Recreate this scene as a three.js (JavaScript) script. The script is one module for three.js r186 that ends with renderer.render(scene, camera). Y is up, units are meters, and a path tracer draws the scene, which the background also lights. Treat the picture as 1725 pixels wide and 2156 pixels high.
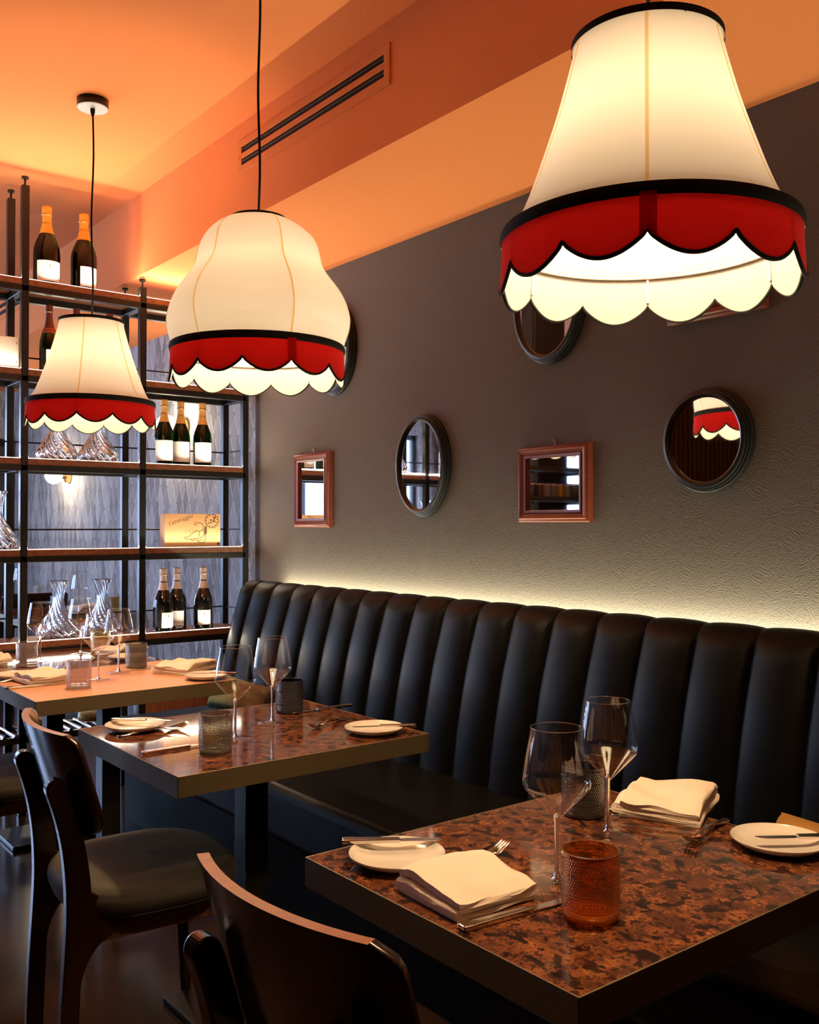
import * as THREE from 'three';
import { RoundedBoxGeometry } from 'three/addons/geometries/RoundedBoxGeometry.js';
import { mergeGeometries, mergeVertices, toCreasedNormals } from 'three/addons/utils/BufferGeometryUtils.js';
import { ImprovedNoise } from 'three/addons/math/ImprovedNoise.js';
import { RectAreaLightUniformsLib } from 'three/addons/lights/RectAreaLightUniformsLib.js';

// ---------------------------------------------------------------- camera, sky, exposure
RectAreaLightUniformsLib.init();
const scene = new THREE.Scene();
const renderer = new THREE.WebGLRenderer({ antialias: true });
renderer.toneMapping = THREE.LinearToneMapping;
renderer.toneMappingExposure = 1.0;
renderer.shadowMap.enabled = true;
const camera = new THREE.PerspectiveCamera(56.55, 1725 / 2156, 0.05, 60);
{
  const yaw = THREE.MathUtils.degToRad(38.15), pitch = THREE.MathUtils.degToRad(0.847);
  camera.position.set(0, 1.325, 2.53);
  camera.lookAt(-Math.cos(yaw) * Math.cos(pitch), 1.325 + Math.sin(pitch), 2.53 - Math.sin(yaw) * Math.cos(pitch));
}
scene.background = new THREE.Color().setRGB(4.7, 6.5, 10.4);     // even overcast sky, seen only through the windows
const WARM = new THREE.Color().setRGB(1.0, 0.665, 0.345);        // bulbs of the pendant lamps
const STRIP = new THREE.Color().setRGB(1.0, 0.93, 0.62);       // strip behind the bench
const SHELF_STRIP = new THREE.Color().setRGB(1.0, 0.84, 0.66); // strips on the shelves
const P_BULB = 1.8, P_SPOT = 2.6, P_BENCH = 145, P_SHELF = 165, P_SCONCE = 1.2;

// ---------------------------------------------------------------- helpers
const V = (x, y, z) => new THREE.Vector3(x, y, z);
let seedState = 7;
const rnd = () => { seedState |= 0; seedState = seedState + 0x6D2B79F5 | 0; let t = Math.imul(seedState ^ seedState >>> 15, 1 | seedState); t = t + Math.imul(t ^ t >>> 7, 61 | t) ^ t; return ((t ^ t >>> 14) >>> 0) / 4294967296; };
const noise = new ImprovedNoise();
const fbm = (x, y, z, o = 5) => { let a = 0.5, s = 0, f = 1; for (let i = 0; i < o; i++) { s += a * noise.noise(x * f, y * f, z + i * 7.3); a *= 0.5; f *= 2.03; } return s; };
const lerp = (a, b, t) => a + (b - a) * t, clamp = (x, a = 0, b = 1) => Math.min(b, Math.max(a, x));
const smooth = (a, b, x) => { const t = clamp((x - a) / (b - a)); return t * t * (3 - 2 * t); };
const toS = (c) => Math.round(255 * (c <= 0.0031308 ? 12.92 * c : 1.055 * Math.pow(c, 1 / 2.4) - 0.055));
const lin = (r, g, b) => new THREE.Color().setRGB(r, g, b);
function tex(w, h, fn, srgb = true) {           // fn(u, v) -> linear rgb (colour) or grey
  const d = new Uint8Array(w * h * 4);
  for (let j = 0; j < h; j++) for (let i = 0; i < w; i++) {
    const c = fn(i / w, j / h), k = (j * w + i) * 4;
    if (Array.isArray(c)) { for (let q = 0; q < 3; q++) d[k + q] = srgb ? toS(clamp(c[q])) : Math.round(255 * clamp(c[q])); } else d[k] = d[k + 1] = d[k + 2] = Math.round(255 * clamp(c));
    d[k + 3] = 255;
  }
  const t = new THREE.DataTexture(d, w, h); t.wrapS = t.wrapT = THREE.RepeatWrapping; t.magFilter = THREE.LinearFilter; t.minFilter = THREE.LinearMipmapLinearFilter; t.generateMipmaps = true;
  if (srgb) t.colorSpace = THREE.SRGBColorSpace;
  t.needsUpdate = true; return t;
}
function canvasTex(w, h, draw) {
  const c = document.createElement('canvas'); c.width = w; c.height = h; draw(c.getContext('2d'), w, h);
  const t = new THREE.CanvasTexture(c); t.colorSpace = THREE.SRGBColorSpace; t.wrapS = t.wrapT = THREE.RepeatWrapping; return t;
}
const rep = (t, x, y) => { const c = t.clone(); c.repeat.set(x, y); c.needsUpdate = true; return c; };
const used = new Set();
function numbered(n) { if (!used.has(n)) { used.add(n); return n; } for (let i = 1; ; i++) { const m = `${n}_${String(i).padStart(3, '0')}`; if (!used.has(m)) { used.add(m); return m; } } }
function thing(name, label, category, [x, y, z] = [0, 0, 0], turn = 0, group) {
  const o = new THREE.Group(); o.name = numbered(name); o.position.set(x, y, z); o.rotation.y = turn; o.userData = { label, category };
  if (group) o.userData.group = group;
  scene.add(o); return o;
}
function part(name, geo, mat, parent, pos, label) { const m = new THREE.Mesh(geo, mat); m.name = name; if (pos) m.position.set(...pos); if (label) m.userData.label = label; parent.add(m); return m; }
function struct(name, geo, mat, label) { const m = geo ? new THREE.Mesh(geo, mat) : new THREE.Group(); m.name = numbered(name); m.userData = { kind: 'structure', label, category: name.split('_')[0] }; scene.add(m); return m; }
function dup(root, [x, y, z], turn, label, group) { const r = root.clone(); r.name = numbered(root.name.replace(/_\d{3}$/, '')); r.position.set(x, y, z); r.rotation.y = turn; r.userData = { ...root.userData, label }; if (group) r.userData.group = group; scene.add(r); return r; }
function box(x0, x1, y0, y1, z0, z1) {          // world box with uv in metres
  const w = x1 - x0, h = y1 - y0, d = z1 - z0, g = new THREE.BoxGeometry(w, h, d); g.translate((x0 + x1) / 2, (y0 + y1) / 2, (z0 + z1) / 2);
  const p = g.attributes.position, n = g.attributes.normal, uv = g.attributes.uv;
  for (let i = 0; i < p.count; i++) { const ax = Math.abs(n.getX(i)), ay = Math.abs(n.getY(i)); if (ax > .5) uv.setXY(i, p.getZ(i), p.getY(i)); else if (ay > .5) uv.setXY(i, p.getX(i), p.getZ(i)); else uv.setXY(i, p.getX(i), p.getY(i)); }
  return g;
}
function rbox(x0, x1, y0, y1, z0, z1, r = 0.003, s = 2) { const g = new RoundedBoxGeometry(x1 - x0, y1 - y0, z1 - z0, s, r); g.translate((x0 + x1) / 2, (y0 + y1) / 2, (z0 + z1) / 2); return g; }
const bare = (g) => { const n = g.index ? g.toNonIndexed() : g.clone(); for (const k of Object.keys(n.attributes)) if (!['position', 'normal', 'uv'].includes(k)) n.deleteAttribute(k); return n; };
const merge = (list) => mergeGeometries(list.map(bare));
function grid(nu, nv, fn, closeU = false) {     // surface fn(u, v) -> [x, y, z]; closed in u when asked
  const pos = [], uv = [], idx = [], cu = closeU ? nu : nu + 1;
  for (let j = 0; j <= nv; j++) for (let i = 0; i < cu; i++) { pos.push(...fn(i / nu, j / nv)); uv.push(i / nu, j / nv); }
  for (let j = 0; j < nv; j++) for (let i = 0; i < nu; i++) { const a = j * cu + i, b = j * cu + (i + 1) % cu, c = a + cu, d = b + cu; idx.push(a, b, d, a, d, c); }
  const g = new THREE.BufferGeometry(); g.setAttribute('position', new THREE.Float32BufferAttribute(pos, 3)); g.setAttribute('uv', new THREE.Float32BufferAttribute(uv, 2)); g.setIndex(idx); g.computeVertexNormals(); return g;
}
function lathe(pts, seg = 48) { return new THREE.LatheGeometry(pts.map(([r, y]) => new THREE.Vector2(Math.max(r, 1e-5), y)), seg); }
function splinePts(pts, n) { return new THREE.SplineCurve(pts.map(([a, b]) => new THREE.Vector2(a, b))).getPoints(n).map((p) => [p.x, p.y]); }
function tube(points, r, seg = 32, rad = 8, closed = false) { return new THREE.TubeGeometry(new THREE.CatmullRomCurve3(points.map((p) => V(...p)), closed), seg, r, rad, closed); }
const interp = (tab, x) => { for (let i = 1; i < tab.length; i++) if ((x - tab[i][0]) * (x - tab[i - 1][0]) <= 0) return lerp(tab[i - 1][1], tab[i][1], (x - tab[i - 1][0]) / (tab[i][0] - tab[i - 1][0])); return tab[tab.length - 1][1]; };

// ---------------------------------------------------------------- textures and materials
const plaster = tex(512, 512, (u, v) => { const x = Math.cos(u * 6.2832), y = Math.sin(u * 6.2832), p = Math.cos(v * 6.2832), q = Math.sin(v * 6.2832); return 0.5 + 0.9 * fbm(x * 9 + p * 13, y * 9 + q * 13, x * 3 - q * 5, 4); }, false);
const mk = (o) => new THREE.MeshPhysicalMaterial(o);
const M = {};
M.paint = mk({ color: lin(0.76, 0.245, 0.082), roughness: 0.9, specularIntensity: 0.25, bumpMap: rep(plaster, 2, 2), bumpScale: 0.0004 });
M.grey = mk({ color: lin(0.132, 0.112, 0.099), roughness: 0.9, specularIntensity: 0.3, bumpMap: rep(plaster, 4, 4), bumpScale: 0.0017 });
M.dark = mk({ color: lin(0.03, 0.026, 0.024), roughness: 0.7 });
M.metal = mk({ color: lin(0.014, 0.013, 0.013), roughness: 0.34, metalness: 0.2 });
M.black = mk({ color: lin(0.006, 0.006, 0.006), roughness: 0.6, specularIntensity: 0.3 });
const grain = tex(256, 1024, (u, v) => { const n = fbm(u * 26, v * 3.2, 1.3, 4) + 0.35 * fbm(u * 90, v * 6, 4.1, 2); return 0.5 + 0.55 * n; }, false);
const woodTex = (a, b) => tex(256, 1024, (u, v) => { const n = clamp(0.5 + 0.9 * fbm(u * 22, v * 2.4, 1.3, 5) + 0.3 * fbm(u * 120, v * 5, 4.1, 2)); return [0, 1, 2].map((k) => lerp(a[k], b[k], n)); });
M.walnut = mk({ map: woodTex([0.032, 0.010, 0.005], [0.14, 0.046, 0.020]), roughness: 0.34, clearcoat: 0.3, clearcoatRoughness: 0.3 });
M.board = mk({ map: rep(woodTex([0.15, 0.05, 0.025], [0.33, 0.125, 0.06]), 3, 1), roughness: 0.42 });
M.stain = mk({ map: woodTex([0.008, 0.003, 0.002], [0.026, 0.009, 0.005]), roughness: 0.2, clearcoat: 0.35, clearcoatRoughness: 0.1 });
M.ply = mk({ map: rep(woodTex([0.16, 0.052, 0.022], [0.36, 0.125, 0.055]), 1, 3), roughness: 0.38 });
M.mahogany = mk({ map: rep(woodTex([0.11, 0.020, 0.009], [0.26, 0.055, 0.024]), 8, 8), roughness: 0.35 });
M.floor = mk({ map: tex(1024, 1024, (u, v) => { const w = Math.sin(v * Math.PI) ** 2; const a = fbm(u * 7, v * 7, 2.2, 6), b = fbm(u * 30 + 4 * a, v * 30, 9.1, 3); const n = clamp(0.5 + a + 0.35 * b); return [lerp(0.015, 0.08, n), lerp(0.009, 0.04, n), lerp(0.007, 0.026, n)]; }), roughness: 0.16 });
M.floor.map.repeat.set(0.45, 0.45);
const leatherBump = tex(256, 256, (u, v) => 0.5 + 0.7 * fbm(u * 60, v * 60, 3.3, 3), false);
M.leather = mk({ color: lin(0.0035, 0.0035, 0.004), roughness: 0.32, specularIntensity: 0.25, bumpMap: rep(leatherBump, 4, 8), bumpScale: 0.0004 });
M.velvet = mk({ map: tex(512, 512, (u, v) => { const n = clamp(0.5 + 1.2 * fbm(u * 5, v * 5, 5.5, 5)); return [lerp(0.016, 0.070, n), lerp(0.015, 0.060, n), lerp(0.012, 0.044, n)]; }), roughness: 0.75, sheen: 0.3, sheenRoughness: 0.5, sheenColor: lin(0.3, 0.3, 0.28) });
M.bronze = mk({ color: lin(0.20, 0.155, 0.085), roughness: 0.42, metalness: 0.45 });
M.steel = mk({ color: lin(0.75, 0.70, 0.66), roughness: 0.16, metalness: 1 });
M.brass = mk({ color: lin(0.72, 0.46, 0.2), roughness: 0.25, metalness: 1 });
M.china = mk({ color: lin(0.72, 0.67, 0.61), roughness: 0.16, clearcoat: 0.6, clearcoatRoughness: 0.1 });
const weave = tex(256, 256, (u, v) => 0.5 + 0.25 * Math.sin(u * 400) * Math.sin(v * 400) + 0.4 * fbm(u * 40, v * 40, 1.1, 3), false);
M.linen = mk({ color: lin(0.78, 0.66, 0.55), roughness: 0.95, bumpMap: weave, bumpScale: 0.0006, sheen: 0.3, sheenColor: lin(0.5, 0.45, 0.4) });
M.mirror = mk({ color: lin(0.86, 0.85, 0.83), roughness: 0.02, metalness: 1 });
M.pane = mk({ color: 0xffffff, transmission: 1, thickness: 0, roughness: 0, ior: 1.5 });
M.glass = mk({ color: 0xffffff, transmission: 1, thickness: 0, roughness: 0.0, ior: 1.95 });
M.solidGlass = mk({ color: 0xffffff, transmission: 1, thickness: 0.02, roughness: 0.0, ior: 1.5 });
// emperador marble: warm brown ground, dark clots, thin pale veins
M.marble = mk({ map: tex(1024, 1024, (u, v) => {
  const x = u * 12, y = v * 12, w1 = fbm(x * 0.9, y * 0.9, 11, 4), w2 = fbm(x * 0.9 + 9, y * 0.9, 17, 4);
  const g = clamp(0.52 + 0.85 * fbm(x * 2.3 + 1.2 * w1, y * 2.3 + 1.2 * w2, 21, 6));
  const clot = smooth(0.09, 0.17, fbm(x * 2.6 + 0.8 * w2, y * 2.9 + 0.8 * w1, 33, 4)), small = smooth(0.12, 0.18, fbm(x * 7.5, y * 7.5, 38, 3));
  const vein = Math.pow(1 - clamp(Math.abs(fbm(x * 1.2 + 2 * w1, y * 1.2 + 2 * w2, 45, 4)) * 14), 5);
  const fine = 0.8 + 0.9 * fbm(x * 16, y * 16, 51, 3);
  let c = [lerp(0.085, 0.36, g * g) * fine, lerp(0.027, 0.118, g * g) * fine, lerp(0.014, 0.040, g * g) * fine];
  c = c.map((q, k) => q + vein * [0.14, 0.07, 0.03][k] * g);
  const dk = clamp(clot * 0.9 + small * 0.7);
  return c.map((q, k) => lerp(q, [0.012, 0.006, 0.005][k], dk));
}), roughness: 0.075, ior: 1.52 });
M.tan = mk({ map: tex(256, 256, (u, v) => { const n = 0.5 + 0.5 * fbm(u * 40, v * 40, 2.5, 3); return [lerp(0.50, 0.58, n), lerp(0.235, 0.28, n), lerp(0.125, 0.155, n)]; }), roughness: 0.5 });
// feather wallpaper: overlapping printed plumes
M.feather = mk({ roughness: 0.85, map: canvasTex(1024, 1024, (c, W, H) => {
  c.fillStyle = '#8d8b8c'; c.fillRect(0, 0, W, H);
  const cw = 85.33, rows = 9, rh = H / rows;
  for (let j = rows + 2; j >= -3; j--) for (let i = -1; i < 13; i++) {
    const s = Math.sin(((i + 24) % 12) * 12.9 + ((j + 18) % rows) * 78.2) * 43758.5, r = s - Math.floor(s);
    const x = (i + (j & 1 ? 0.5 : 0)) * cw + (r - 0.5) * 26, y = j * rh + (r - 0.5) * 40, w = cw * (0.52 + 0.14 * r), h = rh * 2.5;
    const t = 96 + Math.round(60 * r);
    c.beginPath(); c.moveTo(x, y + h); c.bezierCurveTo(x - w * 0.55, y + h * 0.78, x - w * 1.05, y + h * 0.5, x - w * 0.9, y); c.lineTo(x + w * 0.9, y); c.bezierCurveTo(x + w * 1.05, y + h * 0.5, x + w * 0.55, y + h * 0.78, x, y + h); c.closePath();
    c.fillStyle = `rgb(${t + 8},${t + 5},${t + 4})`; c.fill(); c.strokeStyle = 'rgba(70,62,58,0.6)'; c.lineWidth = 3.2; c.stroke();
    c.save(); c.clip();
    for (let k = 0; k < 26; k++) { const q = Math.sin(k * 7.7 + r * 50) * 0.5 + 0.5, xx = x + (k / 25 - 0.5) * 2 * w; c.strokeStyle = q > 0.5 ? `rgba(205,203,202,${0.05 + 0.14 * q})` : `rgba(70,68,70,${0.06 + 0.1 * (1 - q)})`; c.lineWidth = 1 + 1.6 * q; c.beginPath(); c.moveTo(xx, y); c.quadraticCurveTo(xx, y + h * 0.6, lerp(xx, x, 0.7), y + h * (0.8 + 0.2 * q)); c.stroke(); }
    c.restore();
    c.strokeStyle = 'rgba(232,228,224,0.85)'; c.lineWidth = 4; c.beginPath(); c.moveTo(x - w * 0.72, y + h * 0.62); c.quadraticCurveTo(x - w * 0.34, y + h * 0.86, x, y + h - 6); c.stroke(); c.lineWidth = 2.5; c.beginPath(); c.moveTo(x + w * 0.6, y + h * 0.72); c.quadraticCurveTo(x + w * 0.28, y + h * 0.9, x, y + h - 6); c.stroke();
  }
}) });
M.feather.map.repeat.set(1 / 1.15, 1 / 1.15);
// lamp cloth
const cloth = (r, g, b, tr) => mk({ color: lin(r, g, b), roughness: 1, transmission: tr, thickness: 0, side: THREE.DoubleSide, specularIntensity: 0.2 });
M.shade = cloth(0.85, 0.86, 0.88, 0.064);
M.skirt = cloth(0.66, 0.012, 0.010, 0.48);
M.lining = cloth(0.31, 0.31, 0.31, 0.26);
M.trim = mk({ color: lin(0.006, 0.005, 0.005), roughness: 0.9 });
M.seam = cloth(0.95, 0.74, 0.42, 0.8);
M.rope = mk({ color: lin(0.80, 0.74, 0.62), roughness: 0.9 });
M.bulb = mk({ color: 0x000000, emissive: WARM, emissiveIntensity: 10 });
M.globe = mk({ color: 0x000000, emissive: lin(1, 0.86, 0.62), emissiveIntensity: 5 });
M.benchStrip = mk({ color: 0x000000, emissive: STRIP, emissiveIntensity: 4 });
M.shelfStrip = mk({ color: 0x000000, emissive: SHELF_STRIP, emissiveIntensity: 4 });

// ---------------------------------------------------------------- the room
const XL = -9.2, XR = 2.4, ZF = 5.2, CEIL = 2.975, SOF = 2.567, SZ = 0.679;
struct('floor', box(XL - 0.2, XR + 0.2, -0.1, 0, -0.25, ZF + 0.2), M.floor, 'dark brown mottled polished concrete floor under the chairs');
struct('ceiling', box(XL - 0.2, XR + 0.2, CEIL, CEIL + 0.12, -0.25, ZF + 0.2), M.paint, 'terracotta orange painted ceiling');
struct('trim_1', box(XL, XR, SOF, CEIL, -0.05, SZ), M.paint, 'terracotta orange dropped soffit along the mirror wall');
struct('wall_right', box(-4.576, XR, 0, SOF, -0.2, 0), M.grey, 'grey plaster wall hung with mirrors above the bench');
struct('wall_far', box(XL, -4.576, 0, SOF, -0.2, -0.03), M.feather, 'grey wall papered with overlapping feathers behind the shelving');
struct('wall_back', box(XR, XR + 0.2, 0, CEIL, -0.2, ZF), M.dark, 'dark wall behind the camera');
{ // end wall with a door and a window, long wall with a window and a ribbed wood part: daylight enters through the two windows
  const e = struct('wall_end', null, null, 'feather papered end wall with a dark door and a window');
  const q = (a, b, c, d) => part('panel', box(XL - 0.2, XL, a, b, c, d), M.feather, e);
  q(0, CEIL, -0.2, 1.6); q(0, 0.5, 1.6, 4.9); q(2.45, CEIL, 1.6, 4.9); q(0, CEIL, 4.9, ZF);
  const d = struct('door_1', null, null, 'dark tall door in the end wall beyond the shelving');
  part('leaf', rbox(XL, XL + 0.04, 0, 2.06, -0.02, 0.92, 0.004), M.dark, d);
  part('casing', merge([box(XL, XL + 0.055, 0, 2.12, 0.92, 0.98), box(XL, XL + 0.055, 2.06, 2.12, -0.02, 0.92)]), M.black, d);
  part('handle', merge([rbox(XL + 0.04, XL + 0.09, 1.0, 1.02, 0.82, 0.84, 0.004), rbox(XL + 0.08, XL + 0.095, 1.0, 1.02, 0.7, 0.84, 0.004)]), M.steel, d);
  const l = struct('wall_left', null, null, 'long wall with a wide window and ribbed brown wood cladding');
  const p = (a, b, c, f, m) => part('panel', box(a, b, c, f, ZF, ZF + 0.2), m, l);
  p(XL - 0.2, -9.0, 0, CEIL, M.grey); p(-9.0, -5.6, 0, 0.5, M.grey); p(-9.0, -5.6, 2.45, CEIL, M.grey); p(-5.6, XR, 0, CEIL, M.dark);
  const bat = new THREE.CylinderGeometry(0.028, 0.028, 2.6, 8, 1, false, Math.PI / 2, Math.PI);
  for (let k = 0; k < 70; k++) part('batten', bat, M.walnut, l, [-4.5 + 0.06 * k, 1.3, ZF]);
  const pt = struct('wall_partition', null, null, 'ribbed brown wood partition beyond the shelving');
  part('panel', box(-4.72, -4.58, 0, CEIL, 2.85, ZF), M.dark, pt);
  part('panel', box(-4.72, -4.58, 0, CEIL, 2.22, 2.51), M.dark, pt);
  const bat2 = new THREE.CylinderGeometry(0.028, 0.028, CEIL, 8, 1, false, 0, Math.PI);
  for (let k = 0; k < 39; k++) part('batten', bat2, M.walnut, pt, [-4.58, CEIL / 2, 2.88 + 0.06 * k]);
  const win = (n, label, along, a, b, at) => {
    const w = struct('window_' + n, null, null, label), mm = (u0, u1, y0, y1, t) => along === 'x' ? box(u0, u1, y0, y1, at - t, at + t) : box(at - t, at + t, y0, y1, u0, u1);
    const nB = 4, dx = (b - a) / nB;
    part('frame', merge([mm(a, b, 0.5, 0.56, 0.03), mm(a, b, 2.39, 2.45, 0.03), mm(a, a + 0.06, 0.5, 2.45, 0.03), mm(b - 0.06, b, 0.5, 2.45, 0.03)]), M.metal, w);
    for (let k = 1; k < nB; k++) part('mullion', mm(a + k * dx - 0.025, a + k * dx + 0.025, 0.56, 2.39, 0.028), M.metal, w);
    for (let k = 0; k < nB; k++) part('pane', mm(a + k * dx + 0.025, a + (k + 1) * dx - 0.025, 0.56, 2.39, 0.003), M.pane, w);
  };
  win(1, 'wide window of four panes letting in blue daylight', 'x', -9.0, -5.6, ZF + 0.1);
  win(2, 'window of four panes in the end wall', 'z', 1.6, 4.9, XL - 0.1);
}

// ---------------------------------------------------------------- bench with channelled back, its light strip
{
  const t = thing('bench', 'long black leather banquette with upright channel stitched back along grey wall', 'bench');
  const X0 = -4.30, W = 0.18, N = 29, X1 = X0 + W * N;
  part('plinth', box(X0 + W * 0.4, X1, 0, 0.30, 0.1, 0.86), M.black, t);
  part('seat', rbox(X0 + W * 0.38, X1, 0.28, 0.465, 0.2, 0.93, 0.035, 5), M.leather, t);
  part('back_board', box(X0 + W * 0.4, X1, 0.3, 0.985, 0.10, 0.135), M.black, t);
  const path = splinePts([[0.395, 0.44], [0.375, 0.6], [0.335, 0.8], [0.292, 0.95], [0.268, 1.015], [0.232, 1.048], [0.19, 1.053], [0.152, 1.035], [0.136, 0.985]], 40);
  const ch = grid(20, 40, (u, v) => {
    const i = Math.min(39, Math.floor(v * 40)), f = v * 40 - i, a = path[i], b = path[i + 1], z = lerp(a[0], b[0], f), y = lerp(a[1], b[1], f), tz = b[0] - a[0], ty = b[1] - a[1], L = Math.hypot(tz, ty);
    const s = 2 * u - 1, amp = lerp(0.030, 0.009, smooth(0.42, 0.62, v)), bulge = amp * Math.pow(Math.max(0, 1 - s * s), 0.5) - 0.6 * amp, x = W / 2 * s;
    return [x, y + bulge * (-tz / L), z + bulge * (ty / L)];
  });
  const piece = ch;
  for (let k = 0; k < N; k++) { const c = part('channel', piece, M.leather, t, [X0 + W * (k + 0.5), 0, 0]); if (!k) { c.scale.x = 0.62; c.position.x += W * 0.19; } }
  { const sh = new THREE.Shape([...path, [0.136, 0.44]].map(([z, y]) => new THREE.Vector2(z, y))), g = new THREE.ExtrudeGeometry(sh, { depth: 0.012, bevelEnabled: false }); g.rotateY(-Math.PI / 2); g.translate(X0 + W * 0.38 + 0.012, 0, 0); part('end_panel', g, M.leather, t); }
  const s = thing('led_strip', 'glowing light strip hidden between the leather bench back and grey wall', 'light strip');
  part('glow', box(X0 + 0.05, X1, 0.985, 0.988, 0.03, 0.045), M.benchStrip, s);
  part('channel_profile', box(X0 + 0.05, X1, 0.97, 0.985, 0.0, 0.10), M.metal, s);
  const l = new THREE.RectAreaLight(STRIP, P_BENCH, X1 - X0 - 0.05, 0.015); l.position.set((X0 + 0.05 + X1) / 2, 0.991, 0.0375); l.rotation.x = Math.PI / 2; scene.add(l);
}

// ---------------------------------------------------------------- pendant lamps
function scallopY(th, top, dip) { return top - dip * Math.pow(Math.abs(Math.sin(6 * th)), 0.8); }
function pendant(kind, [x, z], turn, label, overlap) {
  const t = thing('pendant_lamp', label, 'lamp', [x, 0, z], turn, 'fringed pendant lamps over the tables');
  const top = kind === 'cone' ? 2.112 : 2.172, bandTop = kind === 'cone' ? 1.80 : 1.815, R = 0.235;
  const prof = kind === 'cone' ? [[2.112, 0.120], [2.09, 0.1235], [2.0, 0.148], [1.92, 0.175], [1.86, 0.197], [1.825, 0.214], [1.80, 0.236]]
    : [[2.172, 0.075], [2.165, 0.098], [2.150, 0.126], [2.13, 0.148], [2.105, 0.163], [2.074, 0.171], [2.045, 0.178], [2.018, 0.195], [1.98, 0.224], [1.945, 0.243], [1.91, 0.2535], [1.885, 0.2545], [1.86, 0.250], [1.835, 0.241], [1.815, 0.236]];
  const sp = splinePts(prof.map(([y, r]) => [r, y]), 60), rAt = (v) => { const i = Math.min(59, Math.floor(v * 60)), f = v * 60 - i; return [lerp(sp[i][0], sp[i + 1][0], f), lerp(sp[i][1], sp[i + 1][1], f)]; };
  const flat = kind === 'cone' ? 0.10 : 0.42;
  const panel = (k) => grid(14, 48, (u, v) => { const [r, y] = rAt(v), a = (u - 0.5) * Math.PI / 3, edge = Math.min(1, 6 * v, 6 * (1 - v)), m = lerp(1, Math.cos(Math.PI / 6) / Math.cos(a), flat * edge), th = (k + u) * Math.PI / 3; return [r * m * Math.sin(th), y, r * m * Math.cos(th)]; });
  for (let k = 0; k < 6; k++) {
    part('shade_panel', panel(k), M.shade, t);
    const th = k * Math.PI / 3; part('seam', grid(2, 40, (u, v) => { const [r, y] = rAt(v), a = th + (u - 0.5) * 0.0055 / r; return [(r + 0.0012) * Math.sin(a), y, (r + 0.0012) * Math.cos(a)]; }), M.seam, t);
  }
  const rTop = prof[0][1];
  part('top_trim', grid(64, 2, (u, v) => [(rTop + 0.0025) * Math.sin(u * 6.28318), top - 0.006 + 0.012 * v, (rTop + 0.0025) * Math.cos(u * 6.28318)], true), M.trim, t);
  part('trim_band', grid(96, 6, (u, v) => { const r = R + 0.0035 + 0.0025 * Math.sin(v * Math.PI); return [r * Math.sin(u * 6.28318), bandTop - 0.014 + 0.02 * v, r * Math.cos(u * 6.28318)]; }, true), M.trim, t);
  const yP = bandTop - 0.062, dip = 0.034, skirt = (rr) => grid(240, 10, (u, v) => { const th = u * 6.2831853, y = lerp(scallopY(th, yP, dip), bandTop - 0.004, v), r = rr + 0.004 * Math.pow(1 - v, 1.5); return [r * Math.sin(th), y, r * Math.cos(th)]; }, true);
  const sk = part('skirt', skirt(R + 0.002), M.skirt, t, null, 'red scalloped skirt with black piping');
  part('piping', new THREE.TubeGeometry(new THREE.CatmullRomCurve3([...Array(240).keys()].map((i) => { const th = i / 240 * 6.2831853; return V((R + 0.0045) * Math.sin(th), scallopY(th, yP, dip), (R + 0.0045) * Math.cos(th)); }), true), 480, 0.0034, 6, true), M.trim, sk);
  if (overlap) part('overlap', grid(8, 8, (u, v) => { const th = lerp(-0.045, 0.055, u), y = lerp(scallopY(th, yP, dip), bandTop - 0.006, v), r = R + 0.0052 + 0.004 * Math.pow(1 - v, 1.5); return [r * Math.sin(th), y, r * Math.cos(th)]; }), M.skirt, sk, null, 'doubled cloth where the skirt ends meet');
  part('lining', skirt(R - 0.003), M.lining, t, null, 'cream lining inside the skirt');
  for (let k = 0; k < 6; k++) { const th = k * Math.PI / 3; part('rib', tube([[(R - 0.005) * Math.sin(th), bandTop - 0.002, (R - 0.005) * Math.cos(th)], [(R - 0.002) * Math.sin(th), yP + 0.004, (R - 0.002) * Math.cos(th)]], 0.0026, 4, 6), M.rope, t); }
  for (const dy of [0, 0.007]) { const ro = part('rope', new THREE.TorusGeometry(R - 0.008, 0.0034, 6, 96), M.rope, t, [0, bandTop - 0.012 + dy, 0]); ro.rotation.x = Math.PI / 2; }
  const spider = []; for (let k = 0; k < 3; k++) { const th = k * 2.0944 + 0.5; spider.push(tube([[0, top - 0.012, 0], [rTop * Math.sin(th), top - 0.004, rTop * Math.cos(th)]], 0.0018, 4, 5)); }
  part('spider', merge(spider), M.metal, t);
  const hb = 1.955;
  part('socket', lathe([[0, top + 0.012], [0.012, top + 0.01], [0.018, top - 0.01], [0.02, hb + 0.055], [0.017, hb + 0.035], [0, hb + 0.034]], 24), M.metal, t);
  part('bulb', lathe(splinePts([[0.0001, hb - 0.035], [0.022, hb - 0.026], [0.033, hb], [0.025, hb + 0.025], [0.013, hb + 0.045]], 20), 24), M.bulb, t);
  const w = 0.004; part('cord', tube([[0, top + 0.005, 0], [w, top + 0.15, 0], [-w * 0.6, lerp(top, CEIL, 0.45), 0.002], [w, lerp(top, CEIL, 0.75), 0], [0, CEIL - 0.03, 0]], 0.0036, 40, 8), M.black, t);
  const can = part('canopy', lathe([[0, CEIL - 0.030], [0.056, CEIL - 0.030], [0.059, CEIL - 0.027], [0.059, CEIL], [0, CEIL]], 48), M.metal, t);
  part('cover_plate', lathe([[0, CEIL - 0.0345], [0.055, CEIL - 0.0345], [0.058, CEIL - 0.031], [0.058, CEIL - 0.030], [0, CEIL - 0.030]], 48), mk({ color: lin(0.42, 0.42, 0.42), roughness: 0.4 }), can);
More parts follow.
